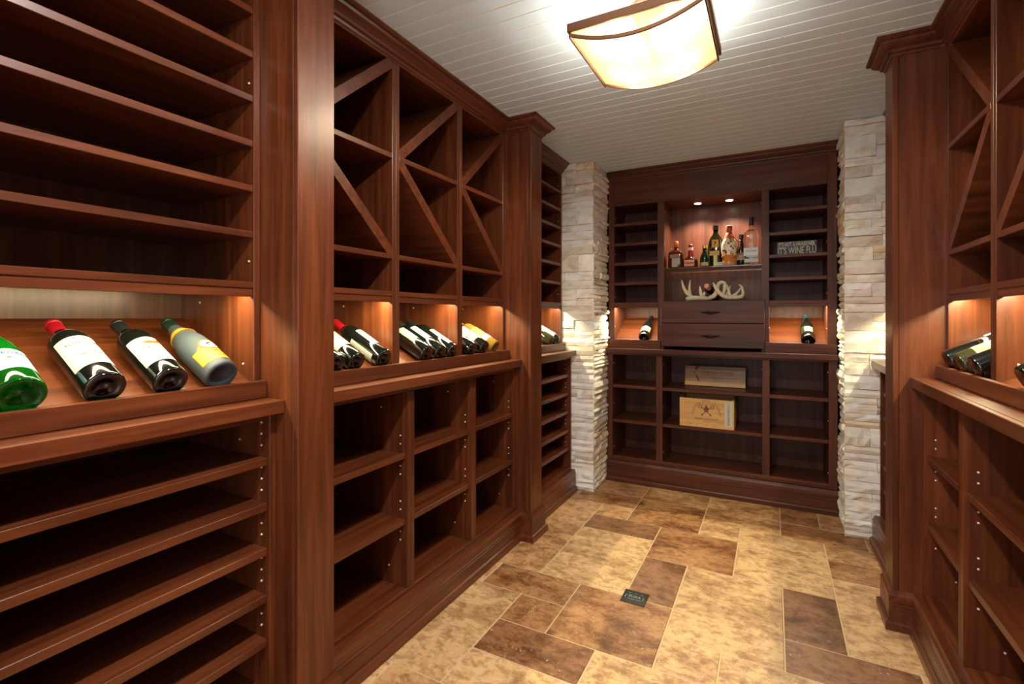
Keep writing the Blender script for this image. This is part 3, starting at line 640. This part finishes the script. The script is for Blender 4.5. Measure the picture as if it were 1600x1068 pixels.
bmesh.ops.triangulate(o_, faces=o_.faces); part('portrait_mark', wrap(o_, .0426, .098), INK, b)
# left diamond rack, first column
laid(-1, 1.172, .0365, 'dark wine bottle half hidden by the near pilaster, first column of left diamond rack', labels=[(h(-60),h(60),.085,.165,PAPER2)])
laid(-1, 1.262, .0375, 'dark wine bottle with mottled landscape label, first column of left diamond rack', labels=[(h(-72),h(72),.070,.120,PAPER2),(h(-72),h(72),.120,.175,PAPER3)])
b = laid(-1, 1.398, .0385, 'red-capped wine bottle with plain cream label, first column of left diamond rack', cap_mat=RED, labels=[(h(-28),h(62),.062,.165,CREAM),(h(-150),h(-78),.030,.150,CREAM)])
# second column
laid(-1, 1.655, .0385, 'wine bottle with framed yellow-grey label, nearest in second column of left diamond rack', labels=[(h(-50),h(60),.080,.170,PAPER3),(h(-35),h(45),.090,.150,PAPER2)], cap_mat=G_OLIVE)
laid(-1, 1.752, .0375, 'wine bottle with cream label in middle of second column, left diamond rack', labels=[(h(-40),h(66),.085,.185,CREAM)], cap_mat=BLKCAP)
laid(-1, 1.845, .0375, 'wine bottle with slanting white label beside the divider, second column of left diamond rack', labels=[(h(-30),h(80),.030,.135,WHITE),(h(-30),h(80),.135,.152,PAPER2)])
# third column
laid(-1, 2.010, .0375, 'dark wine bottle with cream label, nearest in third column of left diamond rack', labels=[(h(-60),h(60),.070,.170,PAPER2)])
laid(-1, 2.122, .0385, 'dark wine bottle with broad parchment label, middle of third column of left diamond rack', labels=[(h(-70),h(70),.055,.165,CREAM)])
laid(-1, 2.232, .0375, 'straw coloured clear wine bottle with pale yellow label, third column of left diamond rack', glass=G_GOLD, labels=[(h(-70),h(70),.050,.160,YELLOW),(h(-70),h(70),.050,.085,CREAM)], cap_mat=PAPER3)
# far left rack
laid(-1, 2.975, .0375, 'olive green wine bottle lying behind the white-labelled one in the far left rack', glass=G_OLIVE, labels=[(h(-60),h(60),.090,.170,CREAM)], prof=BURGUNDY)
laid(-1, 3.075, .0375, 'dark wine bottle with long white label in the far left rack', labels=[(h(-75),h(75),.030,.150,WHITE)])
# right diamond rack
laid(1, 2.283, .0385, 'blue-black wine bottle lying beside the right pilaster', labels=[(h(-70),h(20),.130,.175,CREAM)])
laid(1, 2.150, .0385, 'wine bottle with grey-green label, middle of three in the right diamond rack', labels=[(h(-70),h(70),.050,.160,PAPER3)], glass=G_OLIVE)
laid(1, 2.017, .0385, 'dark wine bottle next to the divider, right diamond rack', labels=[(h(20),h(80),.120,.170,CREAM)])
laid(1, 1.676, .0385, 'dark wine bottle cut off by the right edge of the photo', labels=[(h(-60),h(60),.070,.160,CREAM)])
# back cabinet niches
aB = math.atan2(.185,.317)
def back_laid(x, r, label, extra, **k):
    c, sn = math.cos(aB), math.sin(aB); q = .026*sn+.0015
    y = 3.588+q*c-(r+.0006)*sn; z = 1.010+q*sn+(r+.0006)*c
    return bottle(label, (x, y, z), rot_to('B', extra), r, k.pop('prof',BURGUNDY), k.pop('glass',G_DARK), k.pop('cap_mat',BLKCAP), **k)
back_laid(-.826, .0375, 'dark wine bottle with orange-cream label in the lit niche left of the drawers', h(0), labels=[(h(-65),h(65),.045,.105,plain('apricot_label', srgb(222,170,120), .6)),(h(-65),h(65),.085,.105,CREAM)])
back_laid(.197, .0400, 'dark wine bottle with pale square label in the lit niche right of the drawers', h(0), labels=[(h(-70),h(70),.040,.120,G_OLIVE),(h(-25),h(40),.055,.105,plain('lime_cream_label', srgb(226,222,168), .6))], cap_mat=plain('teal_foil', srgb(40,70,82), .4))

# ------------------------------------------------------------------ spirits on the glass shelf
ZS = 1.5503
def flask(pts, wx, wy, n=4):
    """rounded-rectangular bottle body: rings of (scale, z)"""
    bm = bmesh.new(); rings = []; seg = 24
    for k, z in pts:
        if k < 1e-6: rings.append([bm.verts.new((0,0,z))]); continue
        R = []
        for i in range(seg):
            a = 2*math.pi*i/seg; c, s_ = math.cos(a), math.sin(a); e = 2/n
            R.append(bm.verts.new((math.copysign(abs(c)**e, c)*wx*k, math.copysign(abs(s_)**e, s_)*wy*k, z)))
        rings.append(R)
    for a, b_ in zip(rings, rings[1:]):
        for i in range(seg):
            j = (i+1) % seg
            if len(a) == 1: bm.faces.new((a[0], b_[j], b_[i]))
            elif len(b_) == 1: bm.faces.new((a[i], a[j], b_[0]))
            else: bm.faces.new((a[i], a[j], b_[j], b_[i]))
    bmesh.ops.recalc_face_normals(bm, faces=bm.faces); return bm
def card(x0,x1,z0,z1,y): return bx(x0,x1,y-.0008,y,z0,z1,bev=0)
LQ = dict(cat='bottle')
# square amber orange-liqueur bottle
t = thing('liqueur_bottle', 'square amber liqueur bottle with orange cap, leftmost on the glass shelf', 'bottle', (-.612,3.655,ZS))
P = lambda nm, bm, m, sm=True, **k: part(nm, merge(bmesh.new(), bm, lambda c: (c.x+t.location.x, c.y+t.location.y, c.z+ZS)), m, t, smooth=sm, **k)
P('glass', flask([(0,0),(.95,0),(1,.004),(1,.098),(.94,.112),(.70,.122),(.36,.130),(.27,.136),(.26,.150),(0,.150)], .052, .040, 5), G_AMBER)
P('cap', lathe([(0,.1505),(.0165,.1505),(.0165,.186),(.013,.192),(0,.193)],18), ORANGE)
P('label', card(-.022,.016,.006,.074,-.0402), CREAM, False); P('label', card(-.036,.024,.070,.096,-.0402), plain('copper_label', srgb(150,92,70), .5), False)
# round-shouldered liqueur with red ribbon
t = thing('liqueur_bottle', 'squat dark liqueur bottle with red neck ribbon, second from left on the glass shelf', 'bottle', (-.513,3.655,ZS))
P('glass', lathe([(0,0),(.046,0),(.049,.004),(.049,.040),(.045,.056),(.034,.068),(.022,.076),(.016,.086),(.0145,.112),(0,.112)],28), G_AMBER)
P('neck_seal', lathe([(0,.0905),(.0170,.0905),(.0185,.076),(.0195,.076),(.0185,.098),(.0158,.121),(0,.121)],20), RED, False)
P('neck_band', lathe([(.0001,.122),(.0170,.122),(.0170,.142),(.0001,.142)],20), plain('pink_paper', srgb(236,196,196), .6), False)
P('cap', lathe([(0,.1425),(.0155,.1425),(.0155,.158),(.012,.163),(0,.164)],18), plain('wine_red_cap', srgb(110,24,34), .4))
P('label', card(-.036,.032,.006,.050,-.0500), CREAM, False); P('label_panel', card(-.032,.028,.010,.046,-.0510), plain('amber_panel', srgb(206,140,84), .5), False); P('label_band', card(-.032,.028,.021,.034,-.0519), RED, False)
# small green bottle
t = thing('liqueur_bottle', 'small dark green bottle with gold cap, in front of the big yellow-labelled bottle', 'bottle', (-.417,3.640,ZS))
P('glass', lathe([(0,0),(.030,0),(.032,.004),(.032,.055),(.029,.076),(.021,.094),(.015,.106),(.0135,.128),(0,.128)],24), plain('deep_green_glass', srgb(16,40,16), .06, spec=.8))
P('cap', lathe([(0,.1285),(.0165,.1285),(.0165,.148),(0,.149)],18), plain('gold_cap', srgb(206,180,84), .35, metal=.5), False)
P('label', patch(.032, h(-140), h(-40), .006, .030), plain('tan_label', srgb(186,160,116), .6), False)
# big dark bottle with yellow labels
t = thing('liqueur_bottle', 'big broad-shouldered dark bottle with yellow labels in the middle of the glass shelf', 'bottle', (-.354,3.715,ZS))
P('glass', flask([(0,0),(.95,0),(1,.004),(1,.115),(.97,.150),(.86,.185),(.64,.212),(.42,.226),(.34,.236),(.33,.262),(0,.262)], .052, .038, 3), plain('black_green_glass', srgb(26,26,12), .06, spec=.8))
P('cap', lathe([(0,.2625),(.0195,.2625),(.0195,.292),(0,.293)],18), BLKCAP, False)
P('label', card(-.022,.022,.135,.190,-.0385), YELLOW, False); P('label', card(-.010,.010,.006,.090,-.0390), plain('lime_label', srgb(206,206,110), .5), False)
P('label', card(-.036,.028,.080,.112,-.0400), YELLOW, False); P('label', card(.012,.052,.008,.032,-.0392), plain('paper_band', srgb(206,192,168), .6), False)
P('lettering', merge(bmesh.new(), text_bm('7', .034, None, bold=.001), lambda c: (c.x, -.0398-c.z, .163+c.y)), INK, False)
# painted skull-patterned bottle
t = thing('liqueur_bottle', 'white painted bottle with orange ribbon and base, right of middle on the glass shelf', 'bottle', (-.263,3.650,ZS))
sk, nt, pb = new_mat('white_painted_pattern'); L = nt.links.new
tc = nd(nt,'ShaderNodeTexCoord'); vo = nd(nt,'ShaderNodeTexVoronoi'); vo.inputs['Scale'].default_value = 46; L(tc.outputs['Object'], vo.inputs['Vector'])
rp = nd(nt,'ShaderNodeValToRGB'); rp.color_ramp.interpolation = 'CONSTANT'; e = rp.color_ramp.elements; e[0].color = (*srgb(70,50,40),1); e[1].position = .26; e[1].color = (*srgb(196,150,70),1); q = e.new(.40); q.color = (*srgb(226,218,202),1)
L(vo.outputs['Distance'], rp.inputs['Fac']); L(rp.outputs['Color'], pb.inputs['Base Color']); pb.inputs['Roughness'].default_value = .4
P('body', lathe([(.0425,.0555),(.046,.070),(.050,.100),(.050,.130),(.047,.155),(.038,.178),(.026,.194),(.018,.204),(0,.204)],28), sk)
P('base', lathe([(0,0),(.040,0),(.042,.004),(.0425,.012),(.0425,.055),(0,.055)],28), plain('amber_base', srgb(196,132,70), .3))
P('ribbon_band', lathe([(.0430,.054),(.0475,.056),(.0485,.066),(.0460,.072),(.0430,.068)],28), ORANGE)
P('neck_wrap', lathe([(.034,.184),(.032,.196),(.024,.210),(.0195,.226),(.017,.226),(.017,.204),(.026,.190)],24), ORANGE)
P('stopper', lathe([(0,.2045),(.0165,.2045),(.0175,.232),(.0205,.246),(.0205,.268),(.015,.276),(0,.278)],20), plain('carved_orange', srgb(190,86,58), .6))
rb = bmesh.new(); tube(rb, [(.018,-.030,.205),(.040,-.040,.180),(.060,-.046,.150),(.070,-.048,.118)], [.004,.005,.005,.003], 6, 3); P('ribbon_tail', rb, ORANGE)
# small dark bottle
t = thing('liqueur_bottle', 'slim dark cream-liqueur bottle with oval label, behind the orange ribbon', 'bottle', (-.192,3.715,ZS))
P('glass', lathe([(0,0),(.027,0),(.029,.004),(.029,.098),(.026,.124),(.0165,.152),(.0145,.165),(.014,.190),(0,.190)],24), plain('brown_black_glass', srgb(30,20,14), .08, spec=.7))
P('cap', lathe([(0,.1905),(.0165,.1905),(.0165,.216),(0,.217)],18), BLKCAP, False)
P('label', patch(.029, h(-150), h(-30), .040, .075), PAPER2, False); P('label_top', patch(.029, h(-150), h(-30), .0755, .090), plain('rust_label', srgb(150,84,60), .6), False)
# half hidden miniature with blue cap
t = thing('liqueur_bottle', 'little bottle with blue shoulder and white label, half hidden beside the clear bottle', 'bottle', (-.158,3.745,ZS))
P('glass', lathe([(0,0),(.018,0),(.020,.004),(.020,.060),(.0165,.072),(.012,.080),(0,.080)],20), G_DARK)
P('cap', lathe([(0,.0805),(.0195,.0805),(.0195,.112),(.015,.118),(0,.119)],18), plain('blue_cap', srgb(60,110,180), .4))
P('label', patch(.020, h(-150), h(-30), .008, .052), CREAM, False)
# clear bottle
t = thing('liqueur_bottle', 'tall clear glass spirits bottle with black stopper and white-blue label, rightmost on shelf', 'bottle', (-.127,3.655,ZS))
P('glass', flask([(0,0),(.95,0),(1,.004),(1,.200),(.96,.216),(.78,.226),(.40,.233),(.28,.240),(.25,.268),(0,.268)], .045, .034, 5), G_CLEAR)
P('stopper', lathe([(0,.2685),(.0165,.2685),(.0165,.318),(0,.319)],18), BLKCAP, False)
P('label', card(-.044,.042,.058,.112,-.0346), plain('silver_label', srgb(206,214,216), .5), False); P('label_band', card(-.030,.040,.048,.060,-.0352), plain('sky_label', srgb(130,190,214), .5), False); P('label', card(-.040,.044,.016,.040,-.0346), plain('grey_label', srgb(180,186,186), .5), False)
P('lettering', merge(bmesh.new(), text_bm('Gran Dovejo', .019, .066), lambda c: (c.x, -.0358-c.z, .090+c.y)), INK, False)

# ------------------------------------------------------------------ antler bottle holder
t = thing('antler_bottle_holder', 'bleached antlers forming a bottle holder in the back niche', 'antler holder', (-.37,3.68,1.3115))
AN = lambda u, v, dy=0: (-.534+(u-1075)*.00414, 3.68+dy, 1.317+(470-v)*.0046)
bm = bmesh.new()
tube(bm, [AN(1064,437,.01),AN(1067.5,449),AN(1073,458),AN(1081,464)], [0.0024,0.0106,0.0136,0.0142])
tube(bm, [AN(1079,438,-.01),AN(1077.6,449,-.01),AN(1077.5,458),AN(1079,465.5)], [0.0024,0.0088,0.0130,0.0153])
tube(bm, [AN(1072,467.6),AN(1080,466.2),AN(1090,466),AN(1101,466.4,.02),AN(1112,466.8,.04)], [0.0130,0.0189,0.0165,0.0153,0.0130])
tube(bm, [AN(1093.5,447.5,.02),AN(1094.5,455,.02),AN(1097,465,.02)], [0.0024,0.0118,0.0142]); tube(bm, [AN(1106,451,.05),AN(1102,456,.05),AN(1098,464,.03)], [0.0047,0.0094,0.0118])
part('antler', bm, ANTLER, t, smooth=True)
bm = bmesh.new()
tube(bm, [AN(1108,467,-.03),AN(1117,464,-.04),AN(1122,457,-.04),AN(1122,449,.0),AN(1126,443,.03),AN(1132,445,.05),AN(1132,454,.05),AN(1128,464,.05)], [0.0118,0.0171,0.0153,0.0142,0.0136,0.0136,0.0130,0.0118])
tube(bm, [AN(1117,444,-.06),AN(1121,452,-.07),AN(1128,461,-.07),AN(1137,466,-.06),AN(1149,466.5,-.04),AN(1159,465,-.02),AN(1161,459,0),AN(1159,451,.0),AN(1154.5,447,0)], [0.0035,0.0118,0.0142,0.0147,0.0142,0.0130,0.0106,0.0083,0.0024])
tube(bm, [AN(1137,447,-.02),AN(1139,454,-.02),AN(1142,465,-.03)], [0.0024,0.0083,0.0118]); tube(bm, [AN(1141,448,.03),AN(1139,455,.03),AN(1134,465,.02)], [0.0024,0.0071,0.0106]); tube(bm, [AN(1158,452,.0),AN(1151,460,.02),AN(1143,465,.02)], [0.0047,0.0094,0.0106])
part('antler', bm, ANTLER, t, smooth=True)
bt = bottle('dark wine bottle with pink foil top lying in the antlers', (-.375,3.872,1.347), (Matrix.Rotation(h(88),4,'X')).to_euler(), .034, BORDEAUX, G_DARK, plain('pink_foil', srgb(232,150,120), .4))
bt.rotation_euler = Vector((-.08,-.95,.22)).to_track_quat('Z','Y').to_euler()

# ------------------------------------------------------------------ sign, wine boxes, floor drain
t = thing('wooden_sign', 'small black block sign with white lettering about a hangover, on upper right shelf', 'sign', (.137,3.66,1.6043))
part('block', bx(.024,.250,3.640,3.668,1.6043,1.688), BLACK, t)
for s_, w, hgt, z in (("IT'S NOT A HANGOVER,",.206,.034,1.6680),("IT'S WINE FLU",.212,.062,1.6310)):
    part('lettering', merge(bmesh.new(), text_bm(s_, hgt, w, .0008, bold=.0012), lambda c: (.137+c.x, 3.6394-c.z, z+c.y)), WHITE, t)
part('border_line', bx(.028,.246,3.6393,3.6399,1.6845,1.6862,bev=0), WHITE, t)
t = thing('wine_crate', 'pale pine wine crate with burnt crest, in the back base cabinet', 'crate', (-.397,3.65,.4473))
x0,x1,z0,z1 = -.572,-.226,.4475,.642
part('front_panel', bx(x0,x1,3.560,3.570,z0,z1), PINE, t); part('back_panel', bx(x0,x1,3.800,3.810,z0,z1), PINE, t)
for a in (x0,x1-.010): part('side_panel', bx(a,a+.010,3.5705,3.7995,z0,z1), PINE, t)
part('bottom_panel', bx(x0+.0105,x1-.0105,3.5705,3.7995,z0,z0+.008), PINE, t)
yf = 3.5597; cx_, cz_ = -.399, .560
fl3 = lambda dx, dz, rot=0: (lambda c: (dx+c.x*math.cos(rot)-c.y*math.sin(rot), yf-c.z, dz+c.x*math.sin(rot)+c.y*math.cos(rot)))
bm = bmesh.new(); word = 'CHATEAU PAPE CLEMENT'; R = .088
for i, ch in enumerate(word):
    if ch == ' ': continue
    a = math.pi*(.98-.96*i/(len(word)-1)); merge(bm, text_bm(ch, .0195, None), fl3(cx_+R*math.cos(a), cz_-.030+R*math.sin(a)*1.12, a-math.pi/2))
part('arched_lettering', bm, BROWN_INK, t)
part('lettering', merge(bmesh.new(), text_bm('PESSAC-LEOGNAN', .018, .150), fl3(cx_, .508)), BROWN_INK, t); part('lettering', merge(bmesh.new(), text_bm('FRANCE', .009, .045), fl3(cx_, .489)), BROWN_INK, t)
for s_, dx in (('2005',-.105),('*',-.058),('12B',.0),('75cl',.052)): part('lettering', merge(bmesh.new(), text_bm(s_, .010 if s_ != '*' else .022, None), fl3(cx_+dx, .466)), BROWN_INK, t)
for sg in (-1,1):     # crossed keys
    bm = bmesh.new()
    k0, k1 = Vector((cx_-sg*.034, .532)), Vector((cx_+sg*.030, .583)); d = (k1-k0).normalized(); n_ = Vector((-d.y,d.x))
    bm.faces.new([bm.verts.new((p.x, yf-.0002, p.y)) for p in (k0+n_*.0022,k0-n_*.0022,k1-n_*.0022,k1+n_*.0022)])
    for q in (0,.007): 
        p = k0+d*(.003+q); bm.faces.new([bm.verts.new((w.x, yf-.0002, w.y)) for w in (p, p+d*.004, p+d*.004-n_*sg*.010, p-n_*sg*.010)])
    for i in range(14):
        a0, a1 = 2*math.pi*i/14, 2*math.pi*(i+1)/14; c = k1+d*.010
        bm.faces.new([bm.verts.new((c.x+r_*math.cos(a), yf-.0002, c.y+r_*math.sin(a))) for r_, a in ((.0125,a0),(.0125,a1),(.0085,a1),(.0085,a0))])
    part('crest_key', bm, BROWN_INK, t)
bm = bmesh.new()
for pts in (((-.013,0),(.013,0),(.017,.022),(.009,.014),(.006,.028),(0,.036),(-.006,.028),(-.009,.014),(-.017,.022)),((-.012,-.010),(.012,-.010),(.013,-.003),(-.013,-.003))):
    bm.faces.new([bm.verts.new((cx_+a, yf-.0003, .566+b_)) for a,b_ in pts])
bmesh.ops.triangulate(bm, faces=[f_ for f_ in bm.faces if len(f_.verts) > 4])
part('crest_crown', bm, BROWN_INK, t)
part('shipping_label', bx(-.284,-.236,3.5591,3.5597,.466,.632,bev=0), WHITE, t)
part('label_lettering', merge(bmesh.new(), text_bm('BORDEAUX-MEDOC 2.1', .020, .145), lambda c: (-.260-c.y, 3.5588-c.z, .550+c.x)), INK, t)
t = thing('crate_panel', 'aged brown crate panel with faded script, in the back base cabinet', 'panel', (-.361,3.78,.7033))
tilt = Matrix.Translation((0,3.755,.7062)) @ Matrix.Rotation(-.16,4,'X')
pb_ = bx(-.567,-.166,0,.012,0,.142); bmesh.ops.transform(pb_, matrix=tilt, verts=pb_.verts); part('board', pb_, PINE2, t)
st_ = bx(-.567,-.166,-.0035,-.0003,.0,.030); bmesh.ops.transform(st_, matrix=tilt, verts=st_.verts); part('lower_strip', st_, PINE, t)
bm = bmesh.new()
for s_, size, w, z in (('Château Tertre',.034,.215,.100),('GRAND CRU CLASSE EN 1855',.011,.215,.080),('MARGAUX',.013,.09,.058),('MEDOC',.010,.045,.040)):
    merge(bm, text_bm(s_, size, w), lambda c: (-.350+c.x, -.0006-c.z, z+c.y))
bmesh.ops.transform(bm, matrix=tilt, verts=bm.verts); part('faded_print', bm, BROWN_INK, t)
bm = bmesh.new()
for pts in (((-.492,.142),(-.468,.142),(-.482,.118),(-.494,.106),(-.500,.118)),((-.492,.075),(-.482,.078),(-.470,.052),(-.466,.034),(-.478,.036),(-.490,.054)),((-.510,.096),(-.498,.100),(-.496,.090),(-.506,.088))): bm.faces.new([bm.verts.new((x,-.0006,z)) for x,z in pts])
bmesh.ops.transform(bm, matrix=tilt, verts=bm.verts); part('knot_marks', bm, BROWN_INK, t)
# cover plate let into the floor
t = thing('floor_plate', 'small black engraved plate let into the floor tiles', 'plate', (-.521,2.094,0))
part('plate', bx(-.572,-.470,2.045,2.145,-.0005,.0022,bev=.0008), plain('black_enamel', srgb(12,12,14), .25), t)
bm = bmesh.new(); merge(bm, text_bm('EUXA', .026, .050), lambda c: (-.521+c.x, 2.098+c.y, .0026+c.z)); merge(bm, text_bm('~ . ~ . ~', .016, .062), lambda c: (-.521+c.x, 2.120+c.y, .0026+c.z)); merge(bm, text_bm('( ', .03, None), lambda c: (-.558+c.x, 2.092+c.y, .0026+c.z)); merge(bm, text_bm(')', .03, None), lambda c: (-.486+c.x, 2.092+c.y, .0026+c.z))
box(bm, -.548,-.492,2.0755,2.0775,.0024,.0028,bev=0)
part('engraving', bm, plain('dull_silver', srgb(150,146,136), .4, metal=.4), t)
